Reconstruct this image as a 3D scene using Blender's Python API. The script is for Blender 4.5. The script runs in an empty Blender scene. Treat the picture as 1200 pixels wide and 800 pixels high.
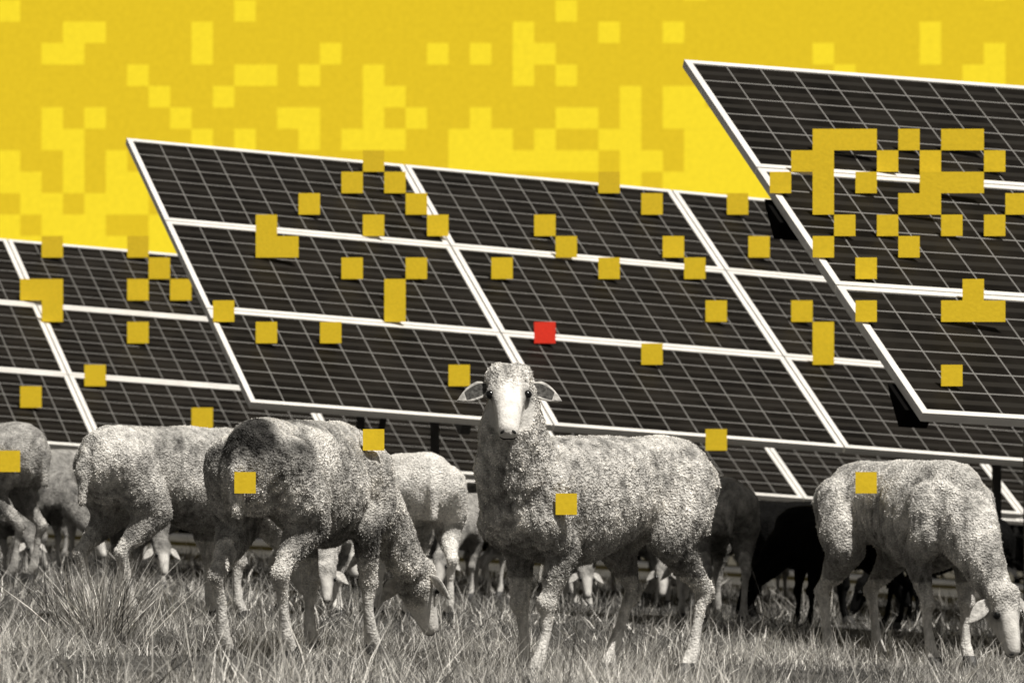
import bpy, bmesh, math, random
import numpy as np
from mathutils import Vector, Matrix, noise
from mathutils.bvhtree import BVHTree
random.seed(7); rng=np.random.default_rng(7)
S=bpy.context.scene; COL=S.collection
F=4800.0; H=0.47; HY=600.0
def gz(x,y=0): return -0.06*x
def P(px,py,Y): return Vector(((px-600)/F*Y, Y, H+(HY-py)/F*Y))
# ------------------------------------------------------------ materials
def sep(v,a=1): return (v, v*0.962, v*0.892, a)
def mat(name):
    m=bpy.data.materials.new(name); m.use_nodes=True
    nt=m.node_tree; b=nt.nodes['Principled BSDF']; return m,nt,b
def N(nt,t,**k):
    n=nt.nodes.new(t)
    for a,v in k.items(): setattr(n,a,v)
    return n
def mth(nt,op,a,b=None,c=None):
    n=N(nt,'ShaderNodeMath',operation=op)
    for i,v in enumerate((a,b,c)):
        if v is None: continue
        if isinstance(v,(int,float)): n.inputs[i].default_value=v
        else: nt.links.new(v,n.inputs[i])
    return n.outputs[0]
def ramp(nt,fac,stops):
    r=N(nt,'ShaderNodeValToRGB'); nt.links.new(fac,r.inputs[0])
    e=r.color_ramp.elements
    while len(e)<len(stops): e.new(0.5)
    for i,(p,c) in enumerate(stops): e[i].position=p; e[i].color=c
    return r.outputs[0]
def simple(name,col,rough=0.6,var=0.0,scale=20,metal=0,bump=0,spec=0.5):
    m,nt,b=mat(name); b.inputs['Base Color'].default_value=col
    b.inputs['Roughness'].default_value=rough; b.inputs['Metallic'].default_value=metal; b.inputs['Specular IOR Level'].default_value=spec
    if var or bump:
        tc=N(nt,'ShaderNodeTexCoord'); n=N(nt,'ShaderNodeTexNoise'); n.inputs['Scale'].default_value=scale; n.inputs['Detail'].default_value=6
        nt.links.new(tc.outputs['Object'],n.inputs['Vector'])
        if var:
            lo=tuple(c*(1-var) for c in col[:3])+(1,); hi=tuple(min(1,c*(1+var)) for c in col[:3])+(1,)
            nt.links.new(ramp(nt,n.outputs[0],[(0.3,lo),(0.7,hi)]),b.inputs['Base Color'])
        if bump:
            bp=N(nt,'ShaderNodeBump'); bp.inputs['Strength'].default_value=bump; bp.inputs['Distance'].default_value=0.01
            nt.links.new(n.outputs[0],bp.inputs['Height']); nt.links.new(bp.outputs[0],b.inputs['Normal'])
    return m
M={}
M['frame']=simple('aluminium_frame',sep(0.76),0.45,0.1,6)
M['steel']=simple('galvanised_steel',sep(0.06),0.6,0.3,9)
M['darksteel']=simple('dark_steel',sep(0.006),0.9,spec=0.0)
M['tile']=simple('yellow_paper',(0.86,0.60,0.03,1),0.9,0.05,60,bump=0.1,spec=0.1)
M['red']=simple('red_paper',(0.95,0.055,0.03,1),0.9,0.05,60,bump=0.1,spec=0.1)
M['eye']=simple('eye_dark',sep(0.005),0.15)
M['dark']=simple('dark_skin',sep(0.012),0.7)
M['hoof']=simple('hoof_horn',sep(0.05),0.6,0.3,40)
M['ear']=simple('ear_skin',sep(0.55),0.85,0.35,70,bump=0.5,spec=0.1)
M['earin']=simple('inner_ear_skin_shadowed',sep(0.10),0.85,0.6,90,bump=0.4,spec=0.1)  # inner ear skin, darkened to paint in the shadow inside the ear
M['earb']=simple('ear_skin_dark',sep(0.006),0.9,0.25,70,spec=0.1)
# solar cells
m,nt,b=mat('solar_cells'); M['cells']=m
uv=N(nt,'ShaderNodeUVMap'); uv.uv_map='UVMap'
sx=N(nt,'ShaderNodeSeparateXYZ'); nt.links.new(uv.outputs[0],sx.inputs[0])
def line(src,n,w):
    f=mth(nt,'FRACT',mth(nt,'MULTIPLY',src,n)); d=mth(nt,'ABSOLUTE',mth(nt,'SUBTRACT',f,0.5))
    return mth(nt,'GREATER_THAN',d,0.5-w)
lu=line(sx.outputs[0],10,0.018); lv=line(sx.outputs[1],6,0.026)
f3=mth(nt,'FRACT',mth(nt,'MULTIPLY',sx.outputs[1],6)) 
bus=mth(nt,'LESS_THAN',mth(nt,'ABSOLUTE',mth(nt,'SUBTRACT',f3,0.5)),0.11)
g=mth(nt,'MAXIMUM',lu,lv)
tc=N(nt,'ShaderNodeTexCoord'); nz=N(nt,'ShaderNodeTexNoise'); nz.inputs['Scale'].default_value=3.5; nz.inputs['Detail'].default_value=10; nz.inputs['Roughness'].default_value=0.65
oi=N(nt,'ShaderNodeObjectInfo'); va=N(nt,'ShaderNodeVectorMath',operation='ADD'); nt.links.new(tc.outputs['Object'],va.inputs[0]); nt.links.new(mth(nt,'MULTIPLY',oi.outputs['Random'],40.0),va.inputs[1])
nt.links.new(va.outputs[0],nz.inputs['Vector'])
base=ramp(nt,nz.outputs[0],[(0.35,(0.004,0.0032,0.0023,1)),(0.72,(0.016,0.0135,0.0105,1))])
mx=N(nt,'ShaderNodeMix',data_type='RGBA'); nt.links.new(bus,mx.inputs[0]); nt.links.new(base,mx.inputs[6]); mx.inputs[7].default_value=(0.021,0.0187,0.0155,1)
mx2=N(nt,'ShaderNodeMix',data_type='RGBA'); nt.links.new(g,mx2.inputs[0]); nt.links.new(mx.outputs[2],mx2.inputs[6]); mx2.inputs[7].default_value=sep(0.2)
nt.links.new(mx2.outputs[2],b.inputs['Base Color']); b.inputs['Roughness'].default_value=0.5; b.inputs['Specular IOR Level'].default_value=0.05
def wool_mat(name,bump):
    m,nt,b=mat(name)
    at=N(nt,'ShaderNodeAttribute'); at.attribute_name='tone'
    wf=N(nt,'ShaderNodeAttribute'); wf.attribute_name='woolly'
    tc=N(nt,'ShaderNodeTexCoord')
    n1=N(nt,'ShaderNodeTexNoise'); n1.inputs['Scale'].default_value=12; n1.inputs['Detail'].default_value=5
    n2=N(nt,'ShaderNodeTexNoise'); n2.inputs['Scale'].default_value=150; n2.inputs['Detail'].default_value=5
    v=N(nt,'ShaderNodeTexVoronoi'); v.inputs['Scale'].default_value=120
    for n in (n1,n2,v): nt.links.new(tc.outputs['Object'],n.inputs['Vector'])
    f=mth(nt,'MULTIPLY',mth(nt,'ADD',mth(nt,'MULTIPLY',n1.outputs[0],0.5),0.75),mth(nt,'ADD',mth(nt,'MULTIPLY',mth(nt,'SUBTRACT',n2.outputs[0],0.5),mth(nt,'ADD',mth(nt,'MULTIPLY',wf.outputs['Fac'],1.3),0.4)),1.0))
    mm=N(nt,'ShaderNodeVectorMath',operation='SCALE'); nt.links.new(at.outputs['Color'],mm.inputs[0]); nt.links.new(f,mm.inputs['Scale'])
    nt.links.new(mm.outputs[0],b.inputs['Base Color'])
    b.inputs['Roughness'].default_value=0.95; b.inputs['Specular IOR Level'].default_value=0.1
    bp=N(nt,'ShaderNodeBump'); bp.inputs['Distance'].default_value=0.012
    nt.links.new(mth(nt,'ADD',mth(nt,'MULTIPLY',wf.outputs['Fac'],bump),0.2),bp.inputs['Strength'])
    nt.links.new(mth(nt,'ADD',n2.outputs[0],mth(nt,'MULTIPLY',v.outputs['Distance'],0.5)),bp.inputs['Height']); nt.links.new(bp.outputs[0],b.inputs['Normal'])
    return m
M['wool']=wool_mat('wool',0.8)
def blade_mat(name,lo,hi,trans):
    m,nt,b=mat(name)
    at=N(nt,'ShaderNodeAttribute'); at.attribute_name='tone'
    ge=N(nt,'ShaderNodeNewGeometry')
    f=mth(nt,'ADD',mth(nt,'MULTIPLY',ge.outputs['Random Per Island'],hi-lo),lo)
    mm=N(nt,'ShaderNodeVectorMath',operation='SCALE'); nt.links.new(at.outputs['Color'],mm.inputs[0]); nt.links.new(f,mm.inputs['Scale'])
    nt.links.new(mm.outputs[0],b.inputs['Base Color']); b.inputs['Roughness'].default_value=0.8; b.inputs['Specular IOR Level'].default_value=0.15
    tr=N(nt,'ShaderNodeBsdfTranslucent'); nt.links.new(mm.outputs[0],tr.inputs[0])
    ms=N(nt,'ShaderNodeMixShader'); ms.inputs[0].default_value=trans
    nt.links.new(b.outputs[0],ms.inputs[1]); nt.links.new(tr.outputs[0],ms.inputs[2])
    nt.links.new(ms.outputs[0],nt.nodes['Material Output'].inputs[0])
    return m
M['tuft']=blade_mat('wool_tufts',0.65,1.6,0.15)
M['grass']=blade_mat('grass_blades',0.15,1.85,0.3)
M['leaf']=blade_mat('hedge_leaves',0.3,1.7,0.2)
m,nt,b=mat('meadow_soil'); M['ground']=m
tc=N(nt,'ShaderNodeTexCoord'); n1=N(nt,'ShaderNodeTexNoise'); n1.inputs['Scale'].default_value=6; n1.inputs['Detail'].default_value=10; n1.inputs['Roughness'].default_value=0.7
nt.links.new(tc.outputs['Object'],n1.inputs['Vector'])
nt.links.new(ramp(nt,n1.outputs[0],[(0.42,sep(0.012)),(0.78,sep(0.13))]),b.inputs['Base Color']); b.inputs['Roughness'].default_value=1
def skymat(name,c):
    m,nt,b=mat(name)
    tc=N(nt,'ShaderNodeTexCoord'); n1=N(nt,'ShaderNodeTexNoise'); n1.inputs['Scale'].default_value=5; n1.inputs['Detail'].default_value=8; n1.inputs['Roughness'].default_value=0.85
    nt.links.new(tc.outputs['Object'],n1.inputs['Vector'])
    lo=tuple(x*0.90 for x in c)+(1,); hi=tuple(x*1.07 for x in c)+(1,)
    e=N(nt,'ShaderNodeEmission'); nt.links.new(ramp(nt,n1.outputs[0],[(0.35,lo),(0.65,hi)]),e.inputs[0])
    nt.links.new(e.outputs[0],nt.nodes['Material Output'].inputs[0]); return m
M['sky0']=skymat('sky_yellow',(0.80,0.56,0.022)); M['sky1']=skymat('sky_yellow_light',(0.98,0.745,0.03))
# ------------------------------------------------------------ helpers
def link(name,me,m,parent=None,loc=(0,0,0)):
    o=bpy.data.objects.new(name,me); COL.objects.link(o)
    if m and not me.materials: me.materials.append(m)
    o.location=loc
    if parent: o.parent=parent
    return o
def frombm(name,bm,smooth=False):
    me=bpy.data.meshes.new(name); bm.normal_update(); bm.to_mesh(me); bm.free()
    if smooth:
        for p in me.polygons: p.use_smooth=True
    return me
def thing(name,label,cat,loc,rz=0,group=None):
    o=bpy.data.objects.new(name,None); COL.objects.link(o); o.location=loc; o.rotation_euler=(0,0,rz); o.empty_display_size=0.1
    o['label']=label; o['category']=cat
    if group: o['group']=group
    return o
def hexa(bm,c):
    v=[bm.verts.new(p) for p in c]
    for f in ((3,2,1,0),(4,5,6,7),(0,1,5,4),(1,2,6,5),(2,3,7,6),(3,0,4,7)): bm.faces.new([v[i] for i in f])
def beam(bm,p,q,w,h,up=Vector((0,0,1))):
    p=Vector(p);q=Vector(q);d=(q-p).normalized(); s=d.cross(up).normalized(); u=s.cross(d)
    c=[]
    for e in (p,q):
        c+=[e-s*w/2-u*h/2,e+s*w/2-u*h/2,e+s*w/2+u*h/2,e-s*w/2+u*h/2]
    hexa(bm,c); bmesh.ops.recalc_face_normals(bm,faces=bm.faces)
# ------------------------------------------------------------ sky
cw=25.1
LIGHT={0:[0,11,26],1:[3,4,9,24,28,31,43],2:[2,3,9,15,20,22,24,25,38,43,46],3:[6,11,12,14,17,24,26,39,45,46],
4:[7,10,17,18,29,31,32],5:[2,4,8,13,14,17,19,22,26,27,29,31,32,33],6:[2,3,9,11,14,16,17,18,21,22,23,25,28,29,32,33,34],
7:[0,3,5,21,22,23,24,25,26,27,29,30,32,33,34,35],8:[0,1,3,5,6,29,31,32,33,34,35,36],9:[1,2,4,5,6,34,35],10:[0,2,3,4,7],11:[0,1,3,4,5,7,8]}
YS=150.0
bm=bmesh.new(); cache={}
def sv(c,r):
    if (c,r) not in cache: cache[(c,r)]=bm.verts.new(P(-1.5+cw*c,0.5+cw*r,YS))
    return cache[(c,r)]
for c in range(-60,108):
    for r in range(-60,24):
        f=bm.faces.new((sv(c,r+1),sv(c+1,r+1),sv(c+1,r),sv(c,r)))
        if 0<=c<48 and 0<=r<12: f.material_index=1 if c in LIGHT.get(r,[]) else 0
        elif r<12: f.material_index=1 if random.random()<max(0.02,0.04+0.05*r) else 0
me=frombm('sky',bm); me.materials.append(M['sky0']); me.materials.append(M['sky1'])
o=link('sky',me,None); o['kind']='structure'; o['label']='flat yellow sky scattered with paler yellow squares'; 
# ------------------------------------------------------------ ground
bm=bmesh.new()
xs=[-400,-60,-20]+[x*0.25 for x in range(-32,33)]+[20,60,400]
ys=[-30,0]+[4+0.3*i for i in range(84)]+[35,50,80,149]
g={}
for i,x in enumerate(xs):
    for j,y in enumerate(ys):
        xx=max(-25,min(25,x))
        dz=0.02*noise.noise(Vector((x*1.3,y*1.3,0))) if abs(x)<9 and 6<y<30 else 0
        g[i,j]=bm.verts.new((x,y,gz(xx)+dz-0.005))
for i in range(len(xs)-1):
    for j in range(len(ys)-1): bm.faces.new((g[i,j],g[i+1,j],g[i+1,j+1],g[i,j+1]))
o=link('ground',frombm('ground',bm,True),M['ground']); o['kind']='structure'; o['label']='rough meadow ground under the sheep and panels'
# ------------------------------------------------------------ blades
def blades(name,base,hgt,wid,lean,tone,m,parent=None,curl=0.5):
    n=len(base); ang=rng.uniform(0,2*math.pi,n)
    side=np.stack([np.cos(ang),np.sin(ang),np.zeros(n)],1)
    side=side-(side*lean).sum(1,keepdims=True)*lean; side/=np.linalg.norm(side,axis=1,keepdims=True)+1e-9
    dr=np.stack([rng.normal(0,1,n),rng.normal(0,1,n),rng.normal(0,0.3,n)-0.4],1)*curl
    w=wid[:,None]*side*0.5; h=hgt[:,None]
    v=np.stack([base-w,base+w,base+lean*h*0.55+w*0.8+dr*h*0.12,base+lean*h*0.55-w*0.8+dr*h*0.12,base+lean*h+dr*h*0.45],1).reshape(-1,3)
    me=bpy.data.meshes.new(name); me.vertices.add(5*n); me.vertices.foreach_set('co',v.astype(np.float32).ravel())
    k=np.arange(n)[:,None]*5
    loops=np.concatenate([k+0,k+1,k+2,k+3,k+3,k+2,k+4],1).ravel()
    me.loops.add(7*n); me.loops.foreach_set('vertex_index',loops.astype(np.int32))
    me.polygons.add(2*n); st=np.stack([np.arange(n)*7,np.arange(n)*7+4],1).ravel()
    me.polygons.foreach_set('loop_start',st.astype(np.int32))
    try: me.polygons.foreach_set('loop_total',np.tile([4,3],n).astype(np.int32))
    except Exception: pass
    me.update(); me.validate()
    a=me.attributes.new('tone','FLOAT_COLOR','POINT')
    t=np.repeat(tone,5)[:,None]; c=np.concatenate([t,t*0.962,t*0.892,np.ones_like(t)],1)
    a.data.foreach_set('color',c.astype(np.float32).ravel())
    return link(name,me,m,parent)
def field(n,y0,y1,hm,wm,fx=0.15,pad=0.6,tall=0.02,t=0.3,tmax=4.2):
    y=np.sqrt(rng.uniform(y0**2,y1**2,n)); x=rng.uniform(-1,1,n)*(fx*y+pad)
    pn=np.array([noise.noise(Vector((a*1.6,b*0.9,3.0))) for a,b in zip(x,y)])
    pf=np.array([noise.noise(Vector((a*9,b*7,8.0))) for a,b in zip(x,y)])
    keep=(pf*1.5+pn*0.9+rng.normal(0,0.16,n))>-0.02; x=x[keep];y=y[keep];pn=pn[keep];pf=pf[keep]; n=len(x)
    h=hm*np.exp(rng.normal(0,0.4,n))*np.clip(1+1.2*pn+1.6*pf,0.3,3.0); tl=rng.random(n)<tall*np.clip(1+3*pn,0.2,3); h=np.where(tl,hm*rng.uniform(1.8,tmax,n),h)
    w=wm*rng.uniform(0.5,1.5,n); w=np.where(tl,w*0.7,w)
    sp=np.where(tl,0.25,0.6)
    l=np.stack([rng.normal(0.05,1,n)*sp,rng.normal(0,1,n)*sp,np.ones(n)],1); l/=np.linalg.norm(l,axis=1,keepdims=True)
    b=np.stack([x,y,-0.06*x-0.01],1); tone=t*np.exp(rng.normal(0,0.95,n))*np.clip(1+1.4*pn,0.2,2)*np.where(y>19,np.clip(1-(y-19)/4,0.25,1),1); tone=np.where(tl,np.maximum(tone*1.6,0.35),tone)  # distant grass tone is dimmed to paint in shade below the arrays
    return b,h,w,l,np.clip(tone,0.01,0.88)
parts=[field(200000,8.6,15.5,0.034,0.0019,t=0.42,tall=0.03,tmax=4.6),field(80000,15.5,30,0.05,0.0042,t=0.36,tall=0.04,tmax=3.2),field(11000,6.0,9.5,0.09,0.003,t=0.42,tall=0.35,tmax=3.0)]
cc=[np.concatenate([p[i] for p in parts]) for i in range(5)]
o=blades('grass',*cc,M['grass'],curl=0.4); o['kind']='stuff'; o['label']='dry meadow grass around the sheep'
def clump(label,px,Y,n,hm,spread,t=0.4):
    c=P(px,600,Y); z=gz(c.x); r_=thing('grass_clump',label,'grass clump',(c.x,Y,z))
    a=rng.uniform(0,2*math.pi,n); r=np.abs(rng.normal(0,0.07,n))
    b=np.stack([np.cos(a)*r,np.sin(a)*r,np.zeros(n)],1); a=a+rng.normal(0,0.5,n)
    l=np.stack([np.cos(a)*rng.uniform(0.05,spread,n),np.sin(a)*rng.uniform(0.05,spread,n),np.ones(n)],1); l/=np.linalg.norm(l,axis=1,keepdims=True)
    blades('leaf_blades',b,hm*rng.uniform(0.3,1.15,n),np.full(n,0.0026),l,np.clip(t*np.exp(rng.normal(0,1.0,n)),0.015,0.88),M['grass'],r_,curl=0.3)
clump('wispy tuft of long grass at the left, before the half hidden grey sheep',118,12.6,600,0.30,1.1,t=0.45)
# ------------------------------------------------------------ arrays
def make_array(label,P0,U,V,c0,c1,brackets=False,post0=0.35,step=1.0):
    P0=Vector(P0);U=Vector(U);V=Vector(V);Nn=U.cross(V).normalized(); Lu=U.length; Lv=V.length
    rt=P0+U*c0; rl=Vector((rt.x,rt.y,gz(rt.x))); root=thing('solar_array',label,'solar panels',rl)
    def slab(bm,a0,a1,b0,b1,n0,n1):
        hexa(bm,[U*a0+V*b0+Nn*n0,U*a1+V*b0+Nn*n0,U*a1+V*b1+Nn*n0,U*a0+V*b1+Nn*n0,U*a0+V*b0+Nn*n1,U*a1+V*b0+Nn*n1,U*a1+V*b1+Nn*n1,U*a0+V*b1+Nn*n1])
    gu=0.005/Lu; gv=0.004/Lv; fu=0.03/Lu; fv=0.03/Lv
    bm=bmesh.new(); slab(bm,gu+fu,1-gu-fu,gv+fv,1-gv-fv,-0.02,0.0)
    uvl=bm.loops.layers.uv.new('UVMap'); bm.faces.ensure_lookup_table()
    for l,c in zip(bm.faces[1].loops,[(0.0,0.0),(1,0),(1,1),(0,1)]): l[uvl].uv=c
    gm=frombm('solar_panel',bm)
    bm=bmesh.new()
    slab(bm,gu,gu+fu,gv,1-gv,-0.036,0.004); slab(bm,1-gu-fu,1-gu,gv,1-gv,-0.036,0.004)
    slab(bm,gu+fu,1-gu-fu,gv,gv+fv,-0.036,0.004); slab(bm,gu+fu,1-gu-fu,1-gv-fv,1-gv,-0.036,0.004)
    fm=frombm('frame',bm)
    for c in range(c0,c1):
        for r in range(3):
            p=link('solar_panel',gm,M['cells'],root,P0+U*c+V*r-rl)
            link('frame',fm,M['frame'],p)
    for bfr in (0.3,1.05,1.85,2.7):
        bm=bmesh.new(); beam(bm,P0+U*(c0+.12)+V*bfr-Nn*0.085-rl,P0+U*(c1-.12)+V*bfr-Nn*0.085-rl,0.09,0.05,V.normalized())
        link('purlin',frombm('purlin',bm),M['steel'],root)
    if brackets:
        for b0 in (0.1,1.60):
            bm=bmesh.new(); o0=P0+U*c0-rl; e=U.normalized()
            q=[o0+V*b0-Nn*0.045,o0+V*(b0+0.2)-Nn*0.045,o0+V*(b0+0.17)-Nn*0.07,o0+V*(b0+0.02)-Nn*0.14]
            hexa(bm,[x-e*0.02 for x in q]+[x+e*0.1 for x in q]); bmesh.ops.recalc_face_normals(bm,faces=bm.faces)
            link('bracket',frombm('bracket',bm),M['darksteel'],root)
    a=c0+post0
    while a<c1:
        bm=bmesh.new(); p=P0+U*a+V*0.15-Nn*0.15; q=P0+U*a+V*2.85-Nn*0.15
        beam(bm,p-rl,q-rl,0.06,0.07,Nn); link('rafter',frombm('rafter',bm),M['steel'],root)
        for fr in (0.22,0.8):
            t=p.lerp(q,fr); bm=bmesh.new(); beam(bm,t-rl-Nn*0.02,Vector((t.x,t.y,gz(t.x)-0.1))-rl,0.05,0.05,Vector((0,1,0))); link('post',frombm('post',bm),M['steel'],root)
        bm=bmesh.new(); t0=p.lerp(q,0.8); t1=p.lerp(q,0.45); beam(bm,Vector((t0.x,t0.y,gz(t0.x)+0.35))-rl,t1-rl,0.04,0.04,Vector((0,1,0.2))); link('brace',frombm('brace',bm),M['steel'],root)
        a+=step
    return dict(root=root,P0=P0,N=Nn,rl=rl)
VM=Vector((-.886,2.3,1.63))/3
A_mid=make_array('middle solar array of three panel rows, right behind the sheep looking at the camera',(-1.407,22,1.057),Vector((3.276,1,-.228))/2,VM,0,4,post0=0.75,step=2.0)
A_right=make_array('nearest and tallest solar array, cut by the right edge of the picture',(1.65,16.5,.865),Vector((3.3,.75,-.17))/2,Vector((-.867,2.3,1.68))/3,0,4,brackets=True,post0=0.85)
A_back=make_array('solar array showing at the far left and reaching behind the middle array',(-2.81,28,.9075),Vector((1.638,.5,-.114)),Vector((-.927,2.3,1.58))/3,-3,6,step=2.0)
A_far=make_array('farthest solar array, glimpsed low down beneath the other arrays',(-3.4,36,0.95),Vector((1.638,.5,-.114)),Vector((-.927,2.3,1.58))/3,-3,6,step=2.0)
def tile(px0,px1,py0,py1,Y,off,root,rl,m,lab=None,inv=None):
    y=Y-off; a=P(px0,py1,y); b=P(px1,py1,y); c=P(px1,py0,y); d=P(px0,py0,y); t=Vector((0,0.003,0))
    bm=bmesh.new(); pts=[d+t,c+t,b+t,a+t,d,c,b,a]
    if inv is not None: pts=[inv@p for p in pts]
    else: pts=[p-rl for p in pts]
    hexa(bm,pts); bmesh.ops.recalc_face_normals(bm,faces=bm.faces)
    o=link('square_tile',frombm('square_tile',bm),m,root)
    if lab: o['label']=lab
    return o
def put(A,c0,c1,r,m='tile',lab=None):
    px0=-1.5+cw*c0; px1=-1.5+cw*(c1+1); py0=0.5+cw*r; py1=py0+cw
    ys=[]
    for px in (px0,px1):
        d=P(px,py1,1.0)-Vector((0,0,H)); o0=Vector((0,0,H)); ys.append((A['P0']-o0).dot(A['N'])/d.dot(A['N']))
    tile(px0,px1,py0,py1,min(ys),0.015,A['root'],A['rl'],M[m],lab)
for c,r in [(17,7),(16,8),(18,8),(14,9),(19,9),(17,10),(20,10),(12,10),(25,10),(26,11),(28,8),(30,9),(31,11),(32,12),(34,9),(35,11),(16,12),(19,12),(23,12),(28,12),(18,13),(18,14),(33,14),(37,14),(12,15),(15,15),(10,14),(21,17),(30,16),(38,15),(38,16),(33,20)]:
    put(A_mid,c,c,r)
put(A_mid,12,13,11); put(A_mid,25,25,15,'red','red square tile')
for c,r in [(8,13),(7,12),(6,13),(6,15),(2,14),(4,17),(1,18),(9,19),(2,11),(6,11)]: put(A_back,c,c,r)
put(A_back,1,2,13)
for c0,c1,r in [(38,40,6),(37,38,7),(38,38,8),(38,38,9),(36,36,8),(40,40,8),(41,41,7),(42,42,6),(44,45,6),(46,46,7),(43,43,7),(43,45,8),(42,43,9),(47,47,9),(39,39,10),(41,41,10),(44,44,10),(46,46,10),(38,38,11),(42,42,11),(40,40,12),(40,40,14),(45,45,13),(44,46,14),(44,44,17)]: put(A_right,c0,c1,r)
# ------------------------------------------------------------ hedge far behind
n=26000; x=rng.uniform(-16,16,n); y=rng.uniform(47,49,n)
top=np.array([1.15+0.35*noise.noise(Vector((a*0.7,0,5)))+0.2*noise.noise(Vector((a*3,0,9))) for a in x]); z=rng.random(n)**0.7*top-0.06*x*0.9
l=rng.normal(0,1,(n,3)); l/=np.linalg.norm(l,axis=1,keepdims=True)
hd=thing('hedge','long dark hedge far behind the arrays','hedge',(0,0,0))
blades('foliage',np.stack([x,y,z],1),np.full(n,0.22),np.full(n,0.13),l,np.full(n,0.022),M['leaf'],hd)
# ------------------------------------------------------------ sheep
_b=bmesh.new(); bmesh.ops.create_icosphere(_b,subdivisions=2,radius=1); ICV=np.array([v.co[:] for v in _b.verts]); ICF=np.array([[v.index for v in f.verts] for f in _b.faces]); _b.free()
class Blob:
    def __init__(s): s.v=[]; s.f=[]; s.n=0
    def sph(s,c,r): s.v.append(ICV*r+np.array(c)); s.f+= (ICF+s.n).tolist(); s.n+=len(ICV)
    def chain(s,pts):
        for a,b in zip(pts,pts[1:]):
            L=(Vector(a[:3])-Vector(b[:3])).length; nn=max(2,int(L/(0.33*min(a[3],b[3])))+1); nn=min(nn,12)
            A=np.array(a);B=np.array(b)
            for i in range(nn+1):
                p=A+(B-A)*i/nn; s.sph(p[:3],p[3])
    def loft(s,st,n=24):
        k0=s.n
        for (x,z,w,h) in st:
            s.v.append(np.array([(x,w*math.cos(2*math.pi*i/n),z+h*math.sin(2*math.pi*i/n)) for i in range(n)])); s.n+=n
        m=len(st)
        for j in range(m-1):
            for i in range(n): s.f.append([k0+j*n+i,k0+j*n+(i+1)%n,k0+(j+1)*n+(i+1)%n,k0+(j+1)*n+i])
        s.f.append([k0+i for i in range(n)][::-1]); s.f.append([k0+(m-1)*n+i for i in range(n)])
    def mesh(s):
        me=bpy.data.meshes.new('tmp'); me.from_pydata(np.concatenate(s.v).tolist(),[],s.f); me.update(); return me
def loft(bm,st,n=20):
    rings=[]
    for (c,s,u,rw,rh) in st:
        c=Vector(c); rings.append([bm.verts.new(c+Vector(s)*rw*math.cos(2*math.pi*i/n)+Vector(u)*rh*math.sin(2*math.pi*i/n)) for i in range(n)])
    for a,b in zip(rings,rings[1:]):
        for i in range(n): bm.faces.new((a[i],a[(i+1)%n],b[(i+1)%n],b[i]))
    bm.faces.new(rings[0][::-1]); bm.faces.new(rings[-1])
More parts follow.
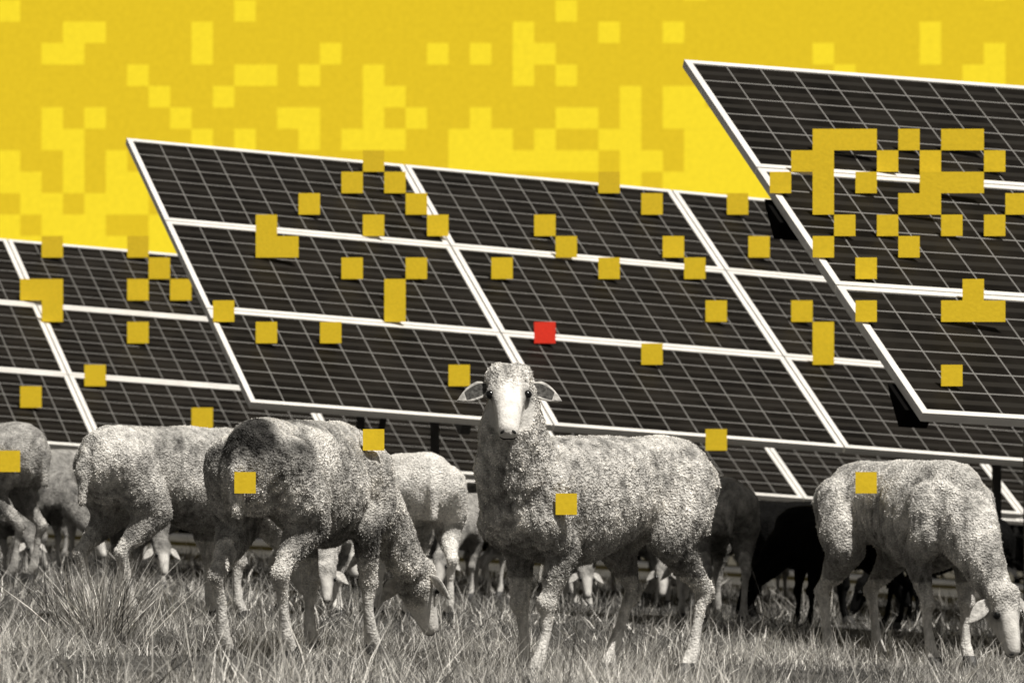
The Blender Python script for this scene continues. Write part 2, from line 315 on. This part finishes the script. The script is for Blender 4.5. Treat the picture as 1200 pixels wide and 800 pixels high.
def make_sheep(label,px,Y,deg,s=1.0,head='graze',turn=0.0,legs=(0,0,0,0),tone=0.38,face=0.6,vox=0.011,tufts=16000,patches=(),fat=0.86,hp=None,hf=None,hs=0.9,group=None,rump=0.0,patchy=0.4):
    X=(px-600)/F*Y; root=thing('sheep',label,'sheep',(X,Y,gz(X)-0.005),math.radians(deg),group); root.scale=(s,s,s)
    B=Blob()
    trunk=[(-.425,.585,.05,.06),(-.405,.58,.10,.11),(-.345,.575,.145,.145),(-.27,.578,.158,.148),(-.17,.572,.148,.148),(-.06,.552,.168,.172),(.05,.53,.184,.194),(.15,.525,.181,.195),(.24,.54,.158,.184),(.33,.55,.122,.155),(.395,.56,.07,.1)]
    B.loft([(x,z,w*fat,h) for x,z,w,h in trunk])
    for (sd,dx) in ((1,legs[0]),(-1,legs[1])):
        B.chain([(.25,sd*.095,.57,.082),(.275,sd*.105,.47,.070),(.20+dx*.15,sd*.108,.385,.052),(.225+dx*.5,sd*.095,.25,.028),(.233+dx*.55,sd*.093,.225,.0315),(.226+dx*.62,sd*.093,.20,.021),(.225+dx*.75,sd*.093,.14,.0168),(.235+dx,sd*.093,.07,.023),(.255+dx,sd*.093,.03,.025)])
    for (sd,dx) in ((1,legs[2]),(-1,legs[3])):
        B.chain([(-.30,sd*.085,.575,.10),(-.25,sd*.108,.48,.092),(-.215+dx*.2,sd*.114,.41,.072),(-.29+dx*.45,sd*.103,.335,.045),(-.352+dx*.65,sd*.097,.285,.028),(-.383+dx*.75,sd*.096,.257,.0285),(-.366+dx*.82,sd*.094,.215,.0205),(-.354+dx*.9,sd*.093,.15,.0172),(-.34+dx,sd*.093,.07,.023),(-.315+dx,sd*.093,.03,.025)])
    B.chain([(-.41,0,.62,.032),(-.445,0,.56,.026),(-.445,0,.44,.018)])
    if head=='graze':
        hp=hp or Vector((.56,turn,.27)); f=(hf or Vector((.42,turn*0.8,-.9))).normalized()
        B.chain([(.26,0,.55,.145),(.355,turn*.2,.485,.115),(.44,turn*.55,.39,.084),(hp.x-.03,hp.y,hp.z+.03,.058)])
    else:
        f=hf.normalized()
        B.chain([(.24,0,.53,.160),(.315,hp.y*.35,.625,.130),(.362,hp.y*.75,.725,.100),(hp.x-.015,hp.y,hp.z-.035,.076)])
    zup=Vector((0,0,1)); ref=Vector((1,turn,0.3)) if head=='graze' else zup
    u=(ref-f*ref.dot(f)).normalized(); sd_=f.cross(u).normalized()
    hd=lambda a,b,c: hp+(f*a+sd_*b+u*c)*hs
    def hc(pts): B.chain([(*hd(a,b,c),r*hs) for a,b,c,r in pts])
    hc([(0,0,0,.068),(.05,0,.0,.057),(.10,0,.008,.044),(.15,0,.006,.038),(.192,0,.0,.034)])
    for q in (-1,1):
        hc([(-.02,q*.024,.018,.050),(.03,q*.022,.024,.036)])
        hc([(.02,q*.032,-.035,.036),(.10,q*.016,-.026,.028),(.176,0,-.020,.023)])
        hc([(.045,q*.049,.022,.021),(.08,q*.036,.020,.014)])
        hc([(.190,q*.017,.006,.022)])
    to=link('tmp',B.mesh(),None)
    md=to.modifiers.new('r','REMESH'); md.mode='VOXEL'; md.voxel_size=vox
    md=to.modifiers.new('s','SMOOTH'); md.factor=0.6; md.iterations=max(2,int(0.027/vox))
    dg=bpy.context.evaluated_depsgraph_get(); me=bpy.data.meshes.new_from_object(to.evaluated_get(dg)); bpy.data.objects.remove(to)
    me.name='body'
    nv=len(me.vertices); co=np.empty(nv*3,np.float32); me.vertices.foreach_get('co',co); co=co.reshape(-1,3)
    no=np.empty(nv*3,np.float32); me.vertices.foreach_get('normal',no); no=no.reshape(-1,3)
    hpn=np.array(hp); fn=np.array(f); un=np.array(u); sn=np.array(sd_); rel=(co-hpn)/hs; al=rel@fn; rad=np.linalg.norm(rel-al[:,None]*fn,axis=1); bl=np.abs(rel@sn); ul=rel@un
    an=np.zeros(nv); bn=np.zeros(nv); cn=np.zeros(nv); seed=random.random()*50
    for i,(x,y,z) in enumerate(co.tolist()):
        an[i]=noise.noise(Vector((x*7+seed,y*7,z*7))); bn[i]=noise.noise(Vector((x*90,y*50+seed,z*32))); cn[i]=noise.noise(Vector((x*30,y*24+seed,z*14)))
    en=0.010*bn
    facef=np.clip((al-0.008+en-ul*0.15-np.clip(-ul-0.02,0,1)*1.4-np.clip(bl-0.055,0,1)*1.5)/0.05,0,1)*(rad<0.085)*(al<0.25)*(al>-0.06)*np.clip((ul+0.062)/0.015,0,1)
    legf=np.clip((0.30-co[:,2])/0.14,0,1)*(1-facef)*((np.linalg.norm(rel,axis=1)>0.2))*(co[:,0]<0.38)
    wool=np.clip(1-facef-legf*0.7,0,1)
    crease=np.clip((co[:,0]-0.15)/0.15,0,1)
    disp=wool*(0.005*an+0.0042*bn+0.006*cn*crease); shade=1+(patchy*an+0.65*bn+0.45*cn)*wool  # random wool patches, plus crevice shade painted into the tone
    co2=co+no*disp[:,None]; me.vertices.foreach_set('co',co2.astype(np.float32).ravel())
    eyed=np.minimum(np.linalg.norm(rel-(fn*.060+sn*.058+un*.022),axis=1),np.linalg.norm(rel-(fn*.060-sn*.058+un*.022),axis=1))
    nose=np.clip((al-0.2)/0.03,0,1)
    t=tone*wool*shade+facef*face*np.clip(0.15+(eyed-.012)/0.03,0.15,1)*(1-0.35*nose)*(1-0.25*np.clip((bl-0.026)/0.025,0,1))*(1+0.25*an+0.3*bn)+legf*(1-facef)*(tone*0.9)*(1+0.5*bn)  # face sides and muzzle tip carry shading put into the colour
    belly=np.clip((0.50-co[:,2])/0.12,0,1)*(np.abs(co[:,0])<0.33)*(co[:,2]>0.30); t*=1-0.5*belly  # underside shade painted into the wool tone of the belly
    if rump: t*=1-rump*np.clip((0.12-co[:,0])/0.3,0,1)*np.clip((co[:,2]-0.54)/0.1,0,1)*np.clip(0.6-an*2.5,0,1)
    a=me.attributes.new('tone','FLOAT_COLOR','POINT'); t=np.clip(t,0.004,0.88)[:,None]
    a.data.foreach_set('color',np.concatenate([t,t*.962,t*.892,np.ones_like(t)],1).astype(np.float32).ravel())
    a=me.attributes.new('woolly','FLOAT','POINT'); a.data.foreach_set('value',wool.astype(np.float32))
    me.polygons.foreach_set('use_smooth',np.ones(len(me.polygons),bool))
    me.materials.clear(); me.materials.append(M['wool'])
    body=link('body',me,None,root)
    bv=BVHTree.FromPolygons([v.co for v in me.vertices],[list(p.vertices) for p in me.polygons])
    if tufts:
        idx=np.where(wool>0.35)[0]; k=rng.choice(idx,tufts)
        jit=rng.normal(0,vox*0.45,(tufts,3)); bb=co2[k]+jit-no[k]*0.002; bb-=((jit*no[k]).sum(1))[:,None]*no[k]
        l=no[k]*0.8+rng.normal(0,0.4,(tufts,3))+np.array([-0.3,0,-0.5]); l/=np.linalg.norm(l,axis=1,keepdims=True)
        sc=0.45+0.55*wool[k]
        blades('fleece',bb,rng.uniform(0.004,0.0085,tufts)*sc,rng.uniform(0.0015,0.0033,tufts),l,np.clip(t[k,0]*1.2,0.004,0.88),M['tuft'],root,curl=0.3)
    def cast(o0,tgt): return bv.ray_cast(o0,(tgt-o0).normalized())
    for q in (-1,1):
        b0=hd(-.004,q*.054,.002); graze=head=='graze'
        if graze: dirv=(sd_*q*0.8+f*0.55-u*0.3).normalized()
        else: dirv=(sd_*q*0.93-zup*0.30).normalized()
        nf=(sd_*q*0.3+u*0.8) if graze else (f*0.5+u*0.75); nf=(nf-dirv*nf.dot(dirv)).normalized(); wd=dirv.cross(nf)
        eb=bmesh.new(); rings=[]; n_=16
        for i in range(13):
            tt=i/12; ww=0.0255*(math.sin(math.pi*min(1,0.16+tt*0.84))**0.9)*(0.62+0.38*min(1,tt*3))+0.0008
            c=b0+dirv*0.106*tt-zup*0.012*tt*tt
            ring=[]
            for j in range(n_):
                an_=2*math.pi*j/n_; xx=math.cos(an_); yy=math.sin(an_)
                ring.append(eb.verts.new(c+wd*ww*xx+nf*(0.0045*yy+0.008*xx*xx*(1-tt*0.6)*(ww/0.0255))))
            rings.append(ring)
        for ri,(a_,b_) in enumerate(zip(rings,rings[1:])):
            for j in range(n_):
                fc=eb.faces.new((a_[j],a_[(j+1)%n_],b_[(j+1)%n_],b_[j])); fc.material_index=1 if (not graze and 2<=j<=5 and 0<ri<9) else 0
        eb.faces.new(rings[0][::-1]); eb.faces.new(rings[-1]); bmesh.ops.recalc_face_normals(eb,faces=eb.faces)
        em=frombm('ear',eb,True); em.materials.append(M['ear' if face>0.1 else 'earb']); em.materials.append(M['earin' if face>0.1 else 'earb'])
        link('ear',em,None,root)
        h=cast(hd(.075,q*.25,.07),hd(.060,0,.012)); c=h[0]-h[1]*0.004 if h[0] else hd(.066,q*.047,.022)
        eb=bmesh.new(); bmesh.ops.create_uvsphere(eb,u_segments=14,v_segments=10,radius=0.0135,matrix=Matrix.Translation(c)); link('eye',frombm('eye',eb,True),M['eye'],root)
        h=cast(hd(.32,q*.026,.08),hd(.194,q*.016,.0)); c=h[0] if h[0] else hd(.213,q*.013,.004)
        R=Matrix((sd_,f,u)).transposed().to_4x4()
        eb=bmesh.new(); bmesh.ops.create_uvsphere(eb,u_segments=10,v_segments=8,radius=1,matrix=Matrix.Translation(c)@R@Matrix.Rotation(q*0.8,4,'Y')@Matrix.Diagonal((.009,.005,.0035,1))); link('nostril',frombm('nostril',eb,True),M['dark'],root)
    eb=bmesh.new(); pts=[]
    for i in range(-4,5):
        tg=hd(.15,i*.006,-.008-.003*abs(i)/2); h=bv.ray_cast(tg+f*0.2,-f)
        if h[0]: pts.append(h[0]+f*0.0005)
    for a_,b_ in zip(pts,pts[1:]): beam(eb,a_,b_,0.004,0.004,u)
    if pts: link('mouth',frombm('mouth',eb),M['dark'],root)
    for bx,sd,dx in ((.262,1,legs[0]),(.262,-1,legs[1]),(-.308,1,legs[2]),(-.308,-1,legs[3])):
        eb=bmesh.new(); x=bx+dx; y=sd*.093
        loft(eb,[((x+.004,y,.0),(0,1,0),(1,0,0),.028,.039),((x,y,.02),(0,1,0),(1,0,0),.027,.035),((x-.008,y,.042),(0,1,0),(1,0,0),.024,.026)],12)
        bmesh.ops.recalc_face_normals(eb,faces=eb.faces); link('hoof',frombm('hoof',eb),M['hoof'],root)
    mw=Matrix.Translation(root.location)@Matrix.Rotation(math.radians(deg),4,'Z')@Matrix.Scale(s,4); inv=mw.inverted()
    for c,r in patches:
        px0=-1.5+cw*c; py0=0.5+cw*r
        for rows in ((0,.5,1),(1.3,1.7,2.2)):
            ds=[]
            for fx in (0,.5,1):
                for fy in rows:
                    o0=inv@Vector((0,0,H)); d=(inv@P(px0+cw*fx,py0+cw*fy,10.0)-o0).normalized(); hit=bv.ray_cast(o0,d)
                    if hit[0]: ds.append((mw@hit[0]).y)
            if ds: break
        if ds: tile(px0,px0+cw,py0,py0+cw,min(ds),0.012,root,None,M['tile'],'small square yellow tile on the fleece',inv=inv)
    return root
hdv=math.radians(219)
Rz=Matrix.Rotation(-hdv,3,'Z'); cl=Rz@Vector((-0.02,-1,0))
make_sheep('sheep standing side-on in the middle with raised white face looking straight at the camera',696,12.1,219,0.99,'up',legs=(0.05,-0.04,0.03,0.19),tone=0.56,face=0.88,vox=0.007,tufts=60000,patches=[(26,23)],hp=Vector((.385,.075,.858)),hf=Vector((cl.x,cl.y,-0.95)),hs=0.96,fat=0.88)
make_sheep('grazing sheep with dark mottled rump toward the camera, left of the sheep looking up',358,12.4,66,0.99,legs=(-0.02,0.03,-0.02,0.03),tone=0.55,face=0.85,vox=0.007,tufts=60000,patches=[(11,22),(17,20)],fat=0.76,rump=0.9,hp=Vector((.53,-.12,.235)),turn=-0.12,patchy=0.5)
make_sheep('grazing grey sheep at the left, half hidden by the sheep with the dark rump',208,15,44,0.99,legs=(0.0,-0.02,0.0,0.05),tone=0.56,face=0.55,vox=0.009,tufts=32000,rump=0.25)
make_sheep('sheep cut off by the left edge of the picture',-40,19,150,1.02,legs=(0,0.03,0,0.03),tone=0.42,vox=0.012,tufts=14000,patches=[(0,21)])
make_sheep('pale cream sheep right behind the sheep with the dark rump',482,17.5,104,0.97,turn=0.05,tone=1.05,face=0.85,vox=0.011,tufts=16000,patchy=0.15)
make_sheep('grey sheep seen behind the rump of the sheep looking at the camera',832,20,100,0.98,tone=0.45,vox=0.013,tufts=10000)
make_sheep('rightmost grazing sheep with its head in the grass at the picture edge',1064,15,-60,1.04,turn=-0.02,legs=(-0.02,0.03,0.02,-0.02),tone=0.56,face=0.75,vox=0.009,tufts=34000,patches=[(40,22)],hp=Vector((.53,.01,.24)),hf=Vector((.3,.05,-.95)),fat=0.74)
make_sheep('black sheep grazing between the central sheep and the rightmost sheep',945,21,15,0.86,tone=0.005,face=0.005,legs=(0.03,-0.03,0.04,-0.04),vox=0.013,tufts=6000)
make_sheep('black sheep closest behind the rightmost grazing sheep, overlapping the other black one',985,20,200,0.84,tone=0.005,face=0.005,vox=0.014,tufts=4000)
make_sheep('black sheep glimpsed beneath the rightmost grazing sheep',1110,22,190,0.82,tone=0.006,face=0.005,vox=0.014,tufts=4000)
bg=[('small distant sheep between the left edge sheep and the half hidden grey sheep',72,24,60,0.95,.38),
('distant pale sheep grazing behind the front legs of the central sheep',590,25,200,0.9,.55),
('distant sheep glimpsed under the belly of the central sheep',735,25,-60,0.85,.42),
('distant sheep glimpsed between the legs of the sheep with the dark rump',318,21,-30,0.8,.5),
('distant sheep with lowered head in the gap right of the cream sheep',552,22,-110,0.78,.42),
('small sheep low behind the sheep cut off by the left edge',25,22,-25,0.8,.3),
('small sheep seen between the legs of the half hidden grey sheep',165,20,-70,0.7,.3),
('pale small sheep facing the camera behind the front legs of the dark rumped sheep',378,17,-85,0.68,.6),
('small grey sheep standing behind the hind legs of the central sheep',790,23,-100,0.75,.4),
('small grey sheep between the forelegs and belly of the central sheep',670,21,-80,0.68,.4)]
bgr=[make_sheep(lb,px,Y,dg_,s_,tone=tn,face=0.65,vox=0.016,tufts=4000) for lb,px,Y,dg_,s_,tn in bg]
def dup(src,label,px,Y,deg,s):
    X=(px-600)/F*Y; r=src.copy(); COL.objects.link(r); r.location=(X,Y,gz(X)-.005); r.rotation_euler=(0,0,math.radians(deg)); r.scale=(s,s,s); r['label']=label
    for ch in src.children:
        c=ch.copy(); COL.objects.link(c); c.parent=r
dup(bgr[0],'far grey sheep behind the back of the half hidden grey sheep',118,26,170,0.9)
dup(bgr[3],'far pale sheep behind the foreleg of the half hidden grey sheep',245,24,20,0.85)
dup(bgr[5],'dim sheep far behind the legs of the cream sheep',430,24,-160,0.85)
dup(bgr[2],'far sheep behind the neck and chest of the central sheep',628,23,10,0.8)
dup(bgr[4],'far grey sheep behind the belly of the central sheep, facing left',705,24,185,0.85)
dup(bgr[0],'far dim sheep just left of the black sheep',880,25,-20,0.85)
dup(bgr[5],'dim sheep glimpsed in the lowest corner at the far left',5,20.5,-60,0.62)
# ------------------------------------------------------------ light, world, camera
sd=Vector((0.32,-0.42,1.0)).normalized()
L=bpy.data.lights.new('Sun','SUN'); L.energy=5.0; L.angle=math.radians(0.5); L.color=(1,0.965,0.91)
lo=bpy.data.objects.new('Sun',L); COL.objects.link(lo); lo.rotation_euler=sd.to_track_quat('Z','Y').to_euler()
W=bpy.data.worlds.new('World'); S.world=W; W.use_nodes=True; nt=W.node_tree; bg=nt.nodes['Background']
sk=N(nt,'ShaderNodeTexSky'); sk.sky_type='NISHITA'; sk.sun_disc=False; sk.sun_elevation=math.asin(sd.z); sk.sun_rotation=math.atan2(sd.x,sd.y)
bw=N(nt,'ShaderNodeRGBToBW'); nt.links.new(sk.outputs[0],bw.inputs[0])
vm=N(nt,'ShaderNodeVectorMath',operation='SCALE'); vm.inputs[0].default_value=(1,.975,.93); nt.links.new(bw.outputs[0],vm.inputs['Scale'])
nt.links.new(vm.outputs[0],bg.inputs[0]); bg.inputs[1].default_value=0.05
cam=bpy.data.cameras.new('Camera'); co=bpy.data.objects.new('Camera',cam); COL.objects.link(co); S.camera=co
co.location=(0,0,H); co.rotation_euler=(math.radians(90),0,0); cam.sensor_width=36; cam.lens=144; cam.shift_y=200/1200; cam.clip_end=2000
cam.dof.use_dof=True; cam.dof.focus_distance=12.1; cam.dof.aperture_fstop=10
S.view_settings.view_transform='Standard'; S.view_settings.look='None'; S.view_settings.exposure=0
